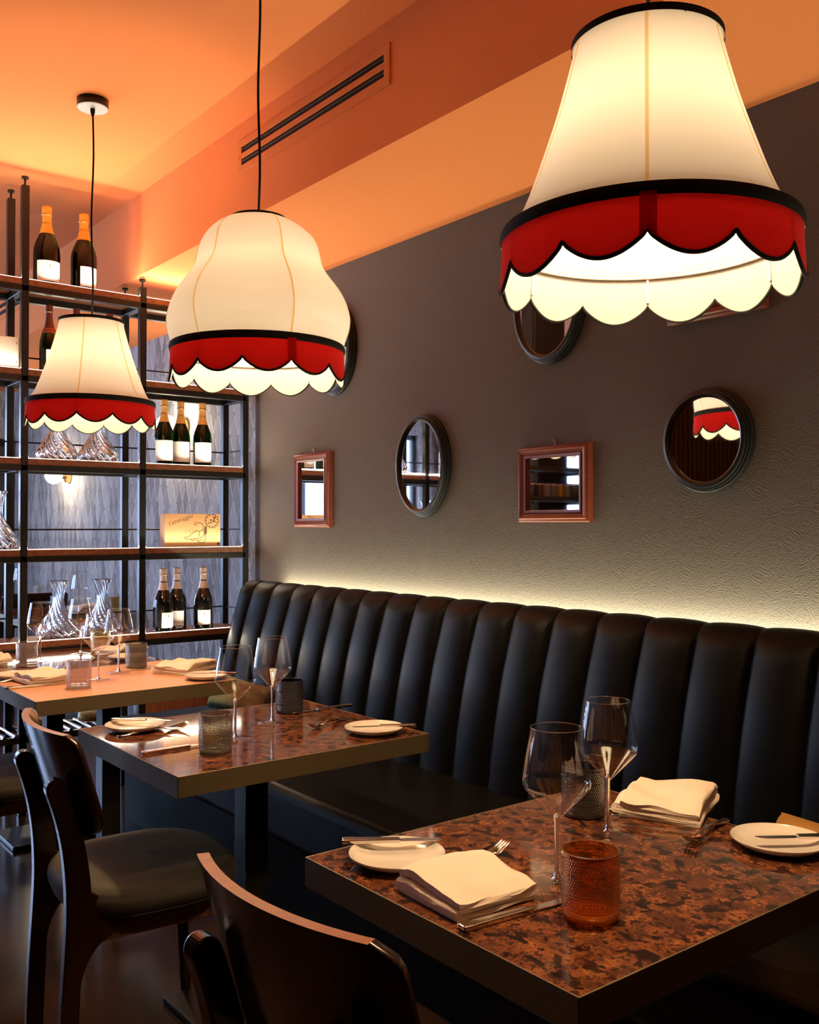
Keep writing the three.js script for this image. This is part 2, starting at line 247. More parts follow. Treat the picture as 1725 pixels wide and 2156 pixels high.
  part('grip', lathe([[0, CEIL - 0.062], [0.005, CEIL - 0.062], [0.009, CEIL - 0.045], [0.009, CEIL - 0.034]], 16), M.black, can);
  const p = new THREE.PointLight(WARM, P_BULB, 0, 2); p.position.set(x, hb, z); p.shadow.radius = 1.6; scene.add(p);
  const s = new THREE.SpotLight(WARM, P_SPOT, 0, 0.80, 0.35, 2); s.position.set(x, hb - 0.02, z); s.target.position.set(x, 0, z); s.shadow.radius = 1.6; scene.add(s, s.target);
  return t;
}
const camAng = (x, z) => Math.atan2(0 - x, 2.53 - z);
pendant('cone', [-0.978, 1.267], camAng(-0.978, 1.267), 'largest hanging lamp, straight cream shade with red scalloped skirt, over the amber tumbler table', true);
pendant('bell', [-2.328, 1.235], camAng(-2.328, 1.235) + 0.36, 'curved bell shaped cream lamp with red scalloped skirt', true);
pendant('cone', [-3.64, 1.232], camAng(-3.64, 1.232) - 0.21, 'smallest hanging lamp, straight cream shade with red skirt, in front of the shelving');

// ---------------------------------------------------------------- air vents on the soffit
function vent(x0, x1, label) {
  const t = thing('air_vent', label, 'vent', [0, 0, 0], 0, 'slot vents in the soffit'), z = SZ, y0 = 2.762, y1 = 2.90;
  part('backing', box(x0 + 0.03, x1 - 0.03, 2.785, 2.875, z - 0.0, z + 0.001), M.black, t);
  const bar = (a, b, c, d) => part('frame_bar', rbox(a, b, c, d, z, z + 0.006, 0.002), M.paint, t);
  bar(x0, x1, 2.872, y1); bar(x0 + 0.032, x1 - 0.032, 2.823, 2.845); bar(x0, x1, y0, 2.796); bar(x0, x0 + 0.032, 2.796, 2.872); bar(x1 - 0.032, x1, 2.796, 2.872);
  for (const y of [2.861, 2.812]) part('blade', rbox(x0 + 0.03, x1 - 0.03, y - 0.003, y + 0.003, z, z + 0.004, 0.001), M.metal, t);
  for (const x of [x0 + 0.012, x1 - 0.012]) { const s = part('screw', new THREE.CylinderGeometry(0.004, 0.004, 0.003, 10), M.brass, t, [x, 2.83, z + 0.0065]); s.rotation.x = Math.PI / 2; }
}
vent(-3.492, -2.455, 'long two-slot air vent in the orange soffit above the bell lamp');
vent(-7.25, -6.21, 'two-slot air vent in the soffit beyond the shelving, behind the champagne magnums');

// ---------------------------------------------------------------- mirrors
function sweepFrame(path, prof) {                // path: [x, y, nx, ny] round the opening, prof: [outward, z]
  return toCreasedNormals(grid(path.length, prof.length - 1, (u, v) => { const a = path[Math.round(u * path.length) % path.length], b = prof[Math.round(v * (prof.length - 1))]; return [a[0] + a[2] * b[0], a[1] + a[3] * b[0], b[1]]; }, true), 0.5);
}
const mould = [[0, 0.012], [0.002, 0.026], [0.010, 0.027], [0.014, 0.023], [0.020, 0.026], [0.030, 0.030], [0.034, 0.024], [0.040, 0.022], [0.044, 0.016], [0.044, 0]];
const hoop = [[-0.003, 0.020], [0.000, 0.034], [0.007, 0.040], [0.016, 0.038], [0.018, 0.030], [0.022, 0.030], [0.023, 0.022], [0.027, 0.021], [0.028, 0.012], [0.031, 0.010], [0.031, 0]];
function rectMirror([x, y], w, h, hook, label) {
  const t = thing('framed_mirror', label, 'mirror', [x, y, 0.001]), a = w / 2 - 0.044, b = h / 2 - 0.044;
  part('frame', sweepFrame([[-a, -b, -1, -1], [a, -b, 1, -1], [a, b, 1, 1], [-a, b, -1, 1]], mould), M.mahogany, t);
  part('mirror_glass', box(-a - 0.003, a + 0.003, -b - 0.003, b + 0.003, 0.006, 0.013), M.mirror, t);
  if (hook) part('hook', merge([tube([[0, h / 2 - 0.006, 0.004], [0, h / 2 + 0.012, 0.004], [0.006, h / 2 + 0.018, 0.006], [0.004, h / 2 + 0.024, 0.012]], 0.0018, 12, 6), new THREE.SphereGeometry(0.004, 8, 6).translate(-0.003, h / 2 + 0.018, 0.008)]), M.brass, t);
  return t;
}
function ovalMirror([x, y], w, h, label) {
  const t = thing('oval_mirror', label, 'mirror', [x, y, 0.001]), a = w / 2, b = h / 2, n = 96, pth = [];
  for (let i = 0; i < n; i++) { const th = i / n * 6.2831853, nx = b * Math.cos(th), ny = a * Math.sin(th), L = Math.hypot(nx, ny); pth.push([a * Math.cos(th), b * Math.sin(th), nx / L, ny / L]); }
  part('frame', sweepFrame(pth, hoop), M.metal, t);
  const g = new THREE.CylinderGeometry(1, 1, 0.01, 96); g.rotateX(Math.PI / 2); g.scale(a + 0.001, b + 0.001, 1); g.translate(0, 0, 0.02); part('mirror_glass', g, M.mirror, t);
  return t;
}
rectMirror([-3.976, 1.502], 0.322, 0.366, true, 'narrow looking red wood framed mirror hung closest to the shelving');
rectMirror([-2.365, 1.477], 0.345, 0.276, true, 'red wood framed mirror hung between the tall oval and the round mirror');
rectMirror([-1.697, 2.099], 0.345, 0.276, false, 'red wood framed mirror mostly hidden behind the largest lamp shade');
ovalMirror([-3.112, 1.580], 0.283, 0.371, 'tall black oval mirror between the two lower red framed mirrors');
ovalMirror([-1.728, 1.589], 0.256, 0.262, 'round black framed mirror reflecting a red lamp skirt');
ovalMirror([-2.388, 2.127], 0.283, 0.371, 'black oval mirror partly covered by the largest lamp');
ovalMirror([-3.785, 2.165], 0.283, 0.371, 'black oval mirror almost hidden behind the bell lamp');

// ---------------------------------------------------------------- shelving between the two rooms
const SX = -4.53, SB = -4.79, LV = [0.79, 1.215, 1.637, 2.049, 2.466], PZ = [0.082, 0.654, 1.222, 1.79];
{
  const t = thing('shelving_unit', 'tall open black steel shelving with brown wood boards dividing the rooms', 'shelf');
  const pw = 0.017;
  PZ.forEach((z, i) => { for (const x of [SX - pw, SB + pw]) { const top = i === 2 ? 2.90 : 2.515; part('post', rbox(x - pw, x + pw, 0, top, z - pw, z + pw, 0.003), M.metal, t); const c = part('adjuster', merge([new THREE.CylinderGeometry(0.005, 0.005, 0.05, 10).translate(0, 0.0, 0), new THREE.CylinderGeometry(0.016, 0.016, 0.012, 16).translate(0, 0.024, 0)]), M.metal, t, [x, top + 0.015, z]); c.scale.y = 0.9; } });
  LV.forEach((y, k) => {
    const z0 = PZ[0] + 0.0, z1 = PZ[3];
    part('board', rbox(SB + 0.004, SX - 0.002, y - 0.028, y, z0, z1, 0.002), M.board, t);
    for (const x of [SX - pw, SB + pw]) part('rail', rbox(x - pw, x + pw, y - 0.058, y - 0.028, z0, z1, 0.003), M.metal, t);
    for (const z of PZ) part('cross_bar', rbox(SB + 0.02, SX - 0.02, y - 0.058, y - 0.028, z - pw, z + pw, 0.003), M.metal, t);
    if (k < 4) part('rod', merge([new THREE.CylinderGeometry(0.004, 0.004, z1 - z0, 8).rotateX(Math.PI / 2).translate(SB + pw, y + 0.093, (z0 + z1) / 2), new THREE.CylinderGeometry(0.004, 0.004, 0.23, 8).rotateZ(Math.PI / 2).translate((SX + SB) / 2, y + 0.093, z0)]), M.metal, t);
        part('led_strip', box(SX - 0.016, SX - 0.006, y + 0.0005, y + 0.003, z0 + 0.02, z1 - 0.02), M.shelfStrip, t, null, 'glowing strip along the front edge of the board');
    const l = new THREE.RectAreaLight(SHELF_STRIP, P_SHELF, 0.01, z1 - z0 - 0.04); l.position.set(SX - 0.011, y + 0.006, (z0 + z1) / 2); l.quaternion.setFromAxisAngle(V(0, 0, 1), -0.45).multiply(new THREE.Quaternion().setFromAxisAngle(V(1, 0, 0), Math.PI / 2)); scene.add(l);
  });
  // low slatted rack and wood panel under the counter board
  for (let k = 0; k < 22; k++) part('slat', new THREE.CylinderGeometry(0.010, 0.010, 0.25, 10).rotateZ(Math.PI / 2), M.steel, t, [(SX + SB) / 2, 0.36, 0.70 + 0.05 * k]);
  part('rack_rail', merge([box(SX - 0.02, SX, 0.33, 0.36, PZ[1], PZ[3]), box(SB, SB + 0.02, 0.33, 0.36, PZ[1], PZ[3])]), M.brass, t);
  part('lower_panel', rbox(SX - 0.04, SX - 0.02, 0.08, 0.47, PZ[0], PZ[1], 0.003), M.board, t);
}

// ---------------------------------------------------------------- bottles, decanters, boxes on the shelves
function bottleBase(H, R, glassMat, foilMat, ringMat, labelMat, lab, name, label, pos, turn, group) {
  const t = thing(name, label, 'bottle', pos, turn, group), r = R, h = H;
  part('glass_body', lathe(splinePts([[0.0001, 0.004 * h], [r * 0.93, 0.004 * h], [r, 0.03 * h], [r, 0.2 * h], [r * 1.0, 0.42 * h], [r * 0.88, 0.53 * h], [r * 0.62, 0.63 * h], [r * 0.40, 0.72 * h], [r * 0.34, 0.80 * h], [0.0001, 0.81 * h]], 80), 40), glassMat, t);
  part('foil', lathe([[r * 0.56, 0.655 * h], [r * 0.44, 0.72 * h], [r * 0.36, 0.79 * h], [r * 0.34, 0.88 * h], [r * 0.385, 0.886 * h], [r * 0.39, 0.90 * h], [r * 0.36, 0.905 * h], [r * 0.375, 0.93 * h], [r * 0.375, 0.985 * h], [r * 0.34, 1.0 * h], [0, 1.0 * h]], 32), foilMat, t);
  part('wire_collar', new THREE.TorusGeometry(r * 0.39, 0.0022, 6, 32).rotateX(Math.PI / 2), ringMat, t, [0, 0.893 * h, 0]);
  part('label', new THREE.CylinderGeometry(r + 0.0008, r + 0.0008, (lab[1] - lab[0]) * h, 40, 1, true, -lab[2] / 2, lab[2]), labelMat, t, [0, (lab[0] + lab[1]) / 2 * h, 0]);
  return t;
}
const greenGlass = mk({ color: 0xffffff, transmission: 1, thickness: 0.05, ior: 1.48, roughness: 0.0, attenuationColor: lin(0.30, 0.46, 0.04), attenuationDistance: 0.013 });
const blackGlass = mk({ color: lin(0.006, 0.006, 0.005), roughness: 0.04, clearcoat: 1, clearcoatRoughness: 0.02 });
const foil = (r, g, b, ro = 0.38) => mk({ color: lin(r, g, b), roughness: ro, metalness: 0.2, bumpMap: weave, bumpScale: 0.0008 });
const paperText = (fn, w = 512, h = 256) => mk({ roughness: 0.8, side: THREE.DoubleSide, map: canvasTex(w, h, (c) => { c.fillStyle = '#f4efe6'; c.fillRect(0, 0, w, h); fn(c, w, h); }) });
const labMagnum = paperText((c, w, h) => { c.fillStyle = '#b39a4e'; c.beginPath(); c.arc(w / 2, h * 0.26, 18, 0, 7); c.fill(); c.fillRect(w / 2 - 3, h * 0.12, 6, 60); c.fillRect(w / 2 - 24, h * 0.24, 48, 6); c.fillStyle = '#a9a59a'; c.font = '58px serif'; c.textAlign = 'center'; c.fillText('DELAMOTTE', w / 2, h * 0.62); c.fillStyle = '#d9d2c0'; c.fillRect(0, h - 8, w, 4); });
const labBack = paperText((c, w, h) => { c.fillStyle = '#9d998c'; for (let k = 0; k < 6; k++) c.fillRect(60, 50 + k * 24, 40, 12); c.fillStyle = '#cfc9ba'; for (let k = 0; k < 5; k++) c.fillRect(200, 60 + k * 30, 190, 7); });
const labGold = paperText((c, w, h) => { c.fillStyle = '#d8d0be'; c.fillRect(w * 0.62, h * 0.12, 70, 66); c.fillStyle = '#bcb39e'; for (let k = 0; k < 4; k++) c.fillRect(w * 0.2, h * 0.12 + k * 18, 14, 10); c.strokeStyle = '#b0a68d'; c.strokeRect(w * 0.62 + 8, h * 0.12 + 8, 54, 50); });
const labGoldBack = paperText((c, w, h) => { c.fillStyle = '#cfc6b4'; for (let k = 0; k < 9; k++) c.fillRect(90, 40 + k * 20, 330 - (k % 3) * 40, 5); c.fillRect(420, 190, 50, 34); });
const labHeart = paperText((c, w, h) => { c.fillStyle = '#c0312b'; c.beginPath(); c.arc(w / 2 - 9, h * 0.22, 11, 0, 7); c.arc(w / 2 + 9, h * 0.22, 11, 0, 7); c.fill(); c.beginPath(); c.moveTo(w / 2 - 19, h * 0.25); c.lineTo(w / 2, h * 0.37); c.lineTo(w / 2 + 19, h * 0.25); c.fill(); c.fillStyle = '#cdbfb2'; c.fillRect(w * 0.25, h * 0.48, w * 0.5, 8); c.fillRect(w * 0.32, h * 0.6, w * 0.36, 6); });
const labRed = mk({ roughness: 0.6, side: THREE.DoubleSide, map: canvasTex(512, 128, (c, w, h) => { c.fillStyle = '#a5371f'; c.fillRect(0, 0, w, h); c.fillStyle = '#e0a04c'; c.fillRect(0, 6, w, 8); c.fillRect(0, h - 14, w, 8); c.beginPath(); c.arc(w / 2, h / 2, 34, 0, 7); c.fill(); c.fillStyle = '#7c1d10'; c.beginPath(); c.arc(w / 2, h / 2, 24, 0, 7); c.fill(); }) });
const fGold = foil(0.85, 0.42, 0.10), fOrange = foil(0.95, 0.44, 0.05, 0.5), fPink = foil(0.86, 0.66, 0.55), fBrown = foil(0.16, 0.035, 0.02);
const toCam = (z) => Math.atan2(4.66, 2.53 - z);
const SMID = -4.645;
bottleBase(0.388, 0.0615, greenGlass, fOrange, M.brass, labMagnum, [0.05, 0.30, 2.0], 'champagne_magnum', 'large champagne bottle with orange foil, front label turned to view, on top board', [SMID, LV[4] + 0.001, 1.092], toCam(1.1) + 0.25);
bottleBase(0.388, 0.0615, greenGlass, fOrange, M.brass, labBack, [0.05, 0.30, 1.5], 'champagne_magnum', 'large champagne bottle with orange foil, back label turned to view, behind lamp cord', [SMID, LV[4] + 0.001, 0.914], toCam(0.91) + 0.5);
{
  const bt = (z, label) => { const t = bottleBase(0.335, 0.0445, greenGlass, fBrown, M.brass, paperText(() => {}), [0.1, 0.34, 2.0], 'sparkling_wine_bottle', label, [SMID, LV[3] + 0.001, z], toCam(z) + 0.7); part('neck_label', lathe([[0.0445 * 0.80, 0.335 * 0.585], [0.0445 * 0.62, 0.335 * 0.655]], 32), labRed, t, null, 'red and gold neck band'); };
  bt(1.078, 'dark bottle with brown foil and red neck band beside the white box');
  bt(0.948, 'dark brown foiled bottle top showing over the small lamp, beside the red banded bottle');
  bt(0.783, 'dark brown foiled bottle top showing over the small lamp, close to the wall side post');
}
{ // white box of the same kind as the printed crate
  const t = thing('white_box', 'plain white wooden box with small nails on the second board', 'box', [SMID, LV[3] + 0.001, 1.375]);
  part('body', rbox(-0.09, 0.09, 0, 0.145, -0.132, 0.132, 0.003), mk({ color: lin(0.8, 0.74, 0.62), roughness: 0.7 }), t);
  for (const y of [0.03, 0.115]) for (const z of [-0.122, 0.122]) part('nail', new THREE.CylinderGeometry(0.003, 0.003, 0.002, 8).rotateZ(Math.PI / 2), M.steel, t, [0.0905, y, z]);
}
const gold = (z, x, lab, turn, label) => bottleBase(0.338, 0.049, greenGlass, fGold, M.brass, lab, [0.06, 0.37, 2.1], 'champagne_bottle', label, [x, LV[2] + 0.001, z], toCam(z) + turn, 'gold foiled champagne bottles on the third board');
gold(0.502, -4.625, labGold, 0.0, 'gold foiled champagne bottle, first of three beside the small lamp');
gold(0.398, -4.655, labGoldBack, 0.1, 'gold foiled champagne bottle standing in the middle of the three');
gold(0.286, -4.63, labGold, 0.15, 'gold foiled champagne bottle standing apart beside the wall side post');
gold(1.47, -4.64, labGold, 0.9, 'gold foiled champagne bottle beyond the decanters, seen in the tall oval mirror');
const dark = (z, x, lab, turn, label) => bottleBase(0.318, 0.0505, blackGlass, fPink, mk({ color: lin(0.8, 0.62, 0.5), roughness: 0.4 }), lab, [0.06, 0.30, 1.35], 'red_wine_bottle', label, [x, LV[0] + 0.001, z], toCam(z) + turn, 'pink foiled dark bottles on the counter board');
dark(0.513, -4.605, labHeart, 0.55, 'dark bottle with pink foil, label turned aside, first of three on lowest board');
dark(0.412, -4.665, labGoldBack, 0.1, 'dark bottle with pink foil and cream back label, middle of three on lowest board');
dark(0.280, -4.625, labHeart, 0.1, 'dark bottle with pink foil and heart label, beside the black leather bench');
function decanter(pos, label) {
  const t = thing('decanter', label, 'decanter', pos, 0, 'ribbed glass decanters on the shelves');
  const outer = [[0.060, 0.0], [0.086, 0.010], [0.093, 0.028], [0.086, 0.05], [0.066, 0.085], [0.044, 0.12], [0.029, 0.155], [0.0245, 0.185], [0.027, 0.215], [0.036, 0.248], [0.047, 0.272]];
  const sp = splinePts(outer, 60), n = 16;
  const shell = (off, v, u) => { const i = Math.min(59, Math.floor(v * 60)), f = v * 60 - i, r = lerp(sp[i][0], sp[i + 1][0], f), y = lerp(sp[i][1], sp[i + 1][1], f); const th = u * 6.2831853, m = off ? 0 : 0.07 * Math.cos(n * (th + y * 9)); return [(r * (1 + m) - off) * Math.sin(th), y, (r * (1 + m) - off) * Math.cos(th)]; };
  const g = grid(200, 112, (u, v) => { const a = v < 0.5 ? shell(0, v * 2, u) : shell(0.003, Math.max(0.03, 2 - v * 2), u); if (v > 0.5) a[1] = Math.max(a[1], 0.004); return a; }, true);
  part('glass_body', g, M.solidGlass, t);
  part('glass_bottom', lathe([[0, 0.0005], [0.060, 0.0005], [0.060, 0.004], [0, 0.004]], 40), M.solidGlass, t);
  return t;
}
const dec = decanter([SMID, LV[0] + 0.001, 1.028], 'swirl ribbed glass decanter on the lowest board, beside the black shelf post');
dup(dec, [SMID, LV[0] + 0.001, 0.815], 1, 'swirl ribbed glass decanter on the lowest board, between decanter and dark bottles');
dup(dec, [SMID, LV[1] + 0.001, 1.312], 2, 'swirl ribbed glass decanter alone on the fourth board');
dup(dec, [SMID, LV[2] + 0.001, 1.04], 3, 'ribbed decanter below the small lamp, nearer the box side post');
dup(dec, [SMID, LV[2] + 0.001, 0.838], 4, 'ribbed decanter below the small lamp, nearer the gold bottles');
{ // printed wooden crate
  const t = thing('wooden_wine_box', 'pine wine box with handwriting and a line drawing beside a post', 'box', [-4.66, LV[1] + 0.001, 0.363]);
  const face = canvasTex(1024, 576, (c, w, h) => {
    c.fillStyle = '#c79a68'; c.fillRect(0, 0, w, h);
    for (let k = 0; k < 90; k++) { c.fillStyle = `rgba(${150 + (k * 37) % 60},${95 + (k * 23) % 40},55,0.10)`; c.fillRect(0, (k * 97) % h, w, 3 + (k * 13) % 12); }
    c.strokeStyle = '#4b2f1c'; c.lineWidth = 7; c.lineCap = 'round';
    c.save(); c.translate(70, 205); c.rotate(-0.32); c.font = 'italic 88px serif'; c.fillStyle = '#2e1a0e'; c.fillText('Caravaggio', 0, 0); c.restore();
    c.fillStyle = 'rgba(150,105,60,0.9)'; c.font = '88px serif'; c.fillText('ORNE', 360, 330); c.fillRect(520, 150, 70, 12); c.fillRect(530, 130, 8, 24); c.fillRect(552, 120, 8, 34); c.fillRect(574, 130, 8, 24); c.fillRect(522, 170, 66, 30);
    // plain doodle of a curled figure with a wing
    c.strokeStyle = '#24140a'; c.lineWidth = 10; const L = (p) => { c.beginPath(); c.moveTo(p[0][0], p[0][1]); for (let i = 1; i < p.length - 1; i++) { const q = [(p[i][0] + p[i + 1][0]) / 2, (p[i][1] + p[i + 1][1]) / 2]; c.quadraticCurveTo(p[i][0], p[i][1], q[0], q[1]); } c.lineTo(...p[p.length - 1]); c.stroke(); };
    L([[350, 410], [430, 400], [500, 330], [570, 290], [640, 300], [690, 280], [710, 200], [660, 160], [590, 150]]); L([[350, 410], [380, 440], [470, 440], [560, 430], [640, 420], [700, 390], [730, 330], [690, 280]]); L([[560, 430], [600, 480], [660, 510], [720, 490], [750, 430], [730, 360]]); L([[470, 440], [500, 470], [540, 440]]); L([[620, 300], [640, 350], [610, 390]]); L([[600, 470], [640, 450], [690, 455]]);
    for (let k = 0; k < 9; k++) { c.beginPath(); c.arc(742 + 12 * Math.sin(k * 2.1), 230 + k * 15, 15, 0, 6); c.stroke(); }
    c.lineWidth = 11; for (let k = 0; k < 11; k++) { const a = k / 11 * 6.283; c.beginPath(); c.arc(860 + 96 * Math.cos(a), 118 + 92 * Math.sin(a), 32, a - 1.5, a + 1.5); c.stroke(); }
    c.fillStyle = '#1f130c'; c.font = 'bold 60px sans-serif'; c.fillText('z', 788, 178); c.font = 'bold 92px sans-serif'; c.fillText('Z', 818, 160); c.font = 'bold 124px sans-serif'; c.fillText('Z', 872, 138);
    c.beginPath(); c.arc(985, 520, 24, 0, 7); c.fill();
  });
  const pine = mk({ map: rep(woodTex([0.42, 0.22, 0.10], [0.66, 0.40, 0.21]), 1, 1), roughness: 0.7 });
  part('body', rbox(0.02, 0.083, 0, 0.172, -0.155, 0.155, 0.002), pine, t);
  const g = new THREE.PlaneGeometry(0.31, 0.172); g.rotateY(Math.PI / 2); g.translate(0.0845, 0.086, 0);
  part('front_board', merge([g]), mk({ map: face, roughness: 0.7 }), t);
}
{ // jars standing low on the slatted rack
  const j = thing('glass_jar', 'tall clear glass jar on the slatted rack below the tan table', 'jar', [-4.66, 0.371, 0.86]);
  part('glass', lathe([[0, 0.001], [0.062, 0.001], [0.066, 0.01], [0.066, 0.20], [0.055, 0.215], [0.055, 0.225]], 32), M.glass, j);
  part('filling', lathe([[0, 0.004], [0.060, 0.004], [0.062, 0.04], [0, 0.042]], 32), mk({ color: lin(0.5, 0.36, 0.1), roughness: 0.3 }), j);
  dup(j, [-4.66, 0.371, 1.12], 0.5, 'clear glass jar on the slatted rack behind the curved chair back');
}

// ---------------------------------------------------------------- wall globes on the feather wall
function sconce(x, y, label) {
  const t = thing('wall_sconce', label, 'lamp', [x, y, -0.03], 0, 'globe lamps on the feather wall');
  part('base', new THREE.CylinderGeometry(0.055, 0.055, 0.03, 32).rotateX(Math.PI / 2), M.brass, t, [0, 0, 0.016]);
  part('arm', new THREE.CylinderGeometry(0.02, 0.03, 0.05, 24).rotateX(Math.PI / 2), M.brass, t, [0, 0, 0.05]);
  part('bulb_globe', new THREE.SphereGeometry(0.068, 32, 20), M.globe, t, [0, 0, 0.125]);
  const p = new THREE.PointLight(lin(1, 0.82, 0.56), P_SCONCE, 0, 2); p.position.set(x, y, 0.095); p.shadow.radius = 3.2; scene.add(p);
}
sconce(-7.66, 1.725, 'glowing globe wall lamp below the third board, behind the decanters');
sconce(-5.52, 1.94, 'glowing globe wall lamp behind the gold foiled bottles');

// ---------------------------------------------------------------- tables
function table(x0, x1, z0, z1, top, label) {
  const cx = (x0 + x1) / 2, cz = (z0 + z1) / 2, t = thing('dining_table', label, 'table', [cx, 0, cz]), a = (x1 - x0) / 2, b = (z1 - z0) / 2, H = 0.75, th = 0.050;
  const tg = box(-a + 0.003, a - 0.003, H - 0.016, H, -b + 0.003, b - 0.003), uv = tg.attributes.uv; for (let i = 0; i < uv.count; i++) uv.setXY(i, uv.getX(i) / 0.9 + cx * 0.37, uv.getY(i) / 0.9 + cz * 0.61);
  part('tabletop', tg, top, t);
  part('edge_band', merge([rbox(-a, a, H - th, H + 0.0003, b - 0.003, b, 0.0012), rbox(-a, a, H - th, H + 0.0003, -b, -b + 0.003, 0.0012), rbox(-a, -a + 0.003, H - th, H + 0.0003, -b, b, 0.0012), rbox(a - 0.003, a, H - th, H + 0.0003, -b, b, 0.0012)]), M.bronze, t);
  part('core', box(-a + 0.003, a - 0.003, H - th + 0.001, H - 0.016, -b + 0.003, b - 0.003), M.black, t);
  part('column', rbox(-0.035, 0.035, 0.02, H - th, -0.035, 0.035, 0.004), M.metal, t);
  part('base_plate', rbox(-0.14, 0.14, 0, 0.02, -0.2, 0.2, 0.006), M.metal, t);
  return t;
}
table(-1.420, -0.791, 0.900, 1.646, M.marble, 'brown marble table with the amber tumbler on it');
table(-2.712, -2.048, 0.852, 1.596, M.marble, 'brown marble table below the bell lamp, with smoky tumblers');
table(-3.862, -3.210, 0.830, 1.565, M.tan, 'tan topped table with bronze edge under the small lamp');
table(-4.505, -3.868, 0.830, 1.565, M.marble, 'dark glossy marble table pushed up against the shelving');

// ---------------------------------------------------------------- chairs
function makeChair(label, pos, turn) {
  const t = thing('dining_chair', label, 'chair', pos, turn, 'curved back dining chairs');
  const pw = (c, e) => Math.sign(c) * Math.pow(Math.abs(c), e);
  const prof = [[0.0, 0.006], [0.55, 0.004], [0.85, -0.002], [0.95, -0.010], [0.985, -0.022], [1.0, -0.036], [0.985, -0.052], [0.95, -0.064], [0.86, -0.070], [0.0, -0.070]];
  const sp = splinePts(prof, 36);
  part('seat', grid(64, 36, (u, v) => { const i = Math.round(v * 36), a = u * 6.2831853, [r, y] = sp[i]; return [Math.max(0, r) * 0.232 * pw(Math.sin(a), 0.72), 0.478 + y, Math.max(0, r) * 0.222 * pw(Math.cos(a), 0.72)]; }, true), M.velvet, t);
  part('seat_frame', merge([rbox(-0.175, 0.175, 0.35, 0.41, -0.17, -0.145, 0.004), rbox(-0.175, 0.175, 0.35, 0.41, 0.145, 0.17, 0.004), rbox(-0.175, -0.15, 0.35, 0.41, -0.17, 0.17, 0.004), rbox(0.15, 0.175, 0.35, 0.41, -0.17, 0.17, 0.004)]), M.walnut, t);
  for (const s of [-1, 1]) {
    part('leg', new THREE.CylinderGeometry(0.021, 0.014, 0.42, 14).translate(0, 0.21, 0).rotateX(0.06), M.stain, t, [s * 0.178, 0, -0.185]);
    const sh = new THREE.Shape(); // rear leg seen from the side: u = depth, v = height
    sh.moveTo(0.232, 0); sh.lineTo(0.262, 0); sh.bezierCurveTo(0.262, 0.2, 0.245, 0.33, 0.245, 0.44); sh.bezierCurveTo(0.246, 0.56, 0.262, 0.64, 0.290, 0.715); sh.bezierCurveTo(0.298, 0.742, 0.268, 0.752, 0.256, 0.728); sh.bezierCurveTo(0.232, 0.66, 0.205, 0.58, 0.198, 0.47); sh.lineTo(0.10, 0.41); sh.lineTo(0.10, 0.39); sh.bezierCurveTo(0.17, 0.375, 0.212, 0.33, 0.222, 0.26); sh.closePath();
    const g = new THREE.ExtrudeGeometry(sh, { depth: 0.026, bevelEnabled: true, bevelSize: 0.005, bevelThickness: 0.005, bevelSegments: 3, curveSegments: 14 }); g.rotateY(-Math.PI / 2); g.translate(0.013, 0, 0);
    part('leg', g, M.stain, t, [s * 0.165, 0, -0.016]);
  }
  // curved plywood back
  const R = 0.53, y0 = 0.60, y1 = 0.848, halfArc = 0.236, thick = 0.009;
  const at = (u, v, off) => {
    const rt = 0.035, rb = 0.075, dTop = (1 - v) * (y1 - y0), dBot = v * (y1 - y0); let w = halfArc; if (dTop < rt) w -= rt - Math.sqrt(Math.max(0, rt * rt - (rt - dTop) ** 2)); if (dBot < rb) w -= rb - Math.sqrt(Math.max(0, rb * rb - (rb - dBot) ** 2));
    const ph = u * w / R, y = lerp(y0, y1, v), lean = 0.29 * (y - 0.6); return [(R + off) * Math.sin(ph), y, 0.206 + lean + (R + off) * (Math.cos(ph) - 1) + off * 0 + (off > 0 ? 0 : 0) + off];
  };
  const nu = 36, nv = 18, back = grid(nu * 2 + 4, nv, (q, v) => { const k = Math.round(q * (nu * 2 + 4)); const n2 = nu; if (k <= n2) return at(-1 + 2 * k / n2, v, thick); if (k < n2 + 2) return at(1, v, 0); const j = k - n2 - 2; if (j <= n2) return at(1 - 2 * j / n2, v, -thick); return at(-1, v, 0); }, true);
  const cap = (v, flip) => grid(nu, 2, (u, s) => { const a = at(flip ? 1 - 2 * u : -1 + 2 * u, v, lerp(thick, -thick, s)); return a; });
  part('backrest', merge([back, cap(0, true)]), M.stain, t, null, 'bent dark wood back panel');
  part('top_edge', cap(1, false), M.ply, t, null, 'lighter plywood edge of the back');
  return t;
}
const chairA = makeChair('dark curved back chair drawn up to the amber tumbler table', [-1.100, 0, 1.655], 0.05);
dup(chairA, [-2.372, 0, 1.545], -0.08, 'dark curved back chair with grey seat at the table below the bell lamp');
dup(chairA, [-3.54, 0, 1.53], 0.0, 'dark curved back chair drawn up to the tan table');
dup(chairA, [-7.25, 0, 0.42], Math.PI / 2, 'dark chair seen through the shelving, at a far table near the feather wall');
dup(chairA, [-7.0, 0, 1.32], 0.4, 'dark chair seen through the shelving, turned out from the far table');
dup(chairA, [-8.62, 0, 0.5], Math.PI / 2, 'dark chair by the dark door beyond the shelving');

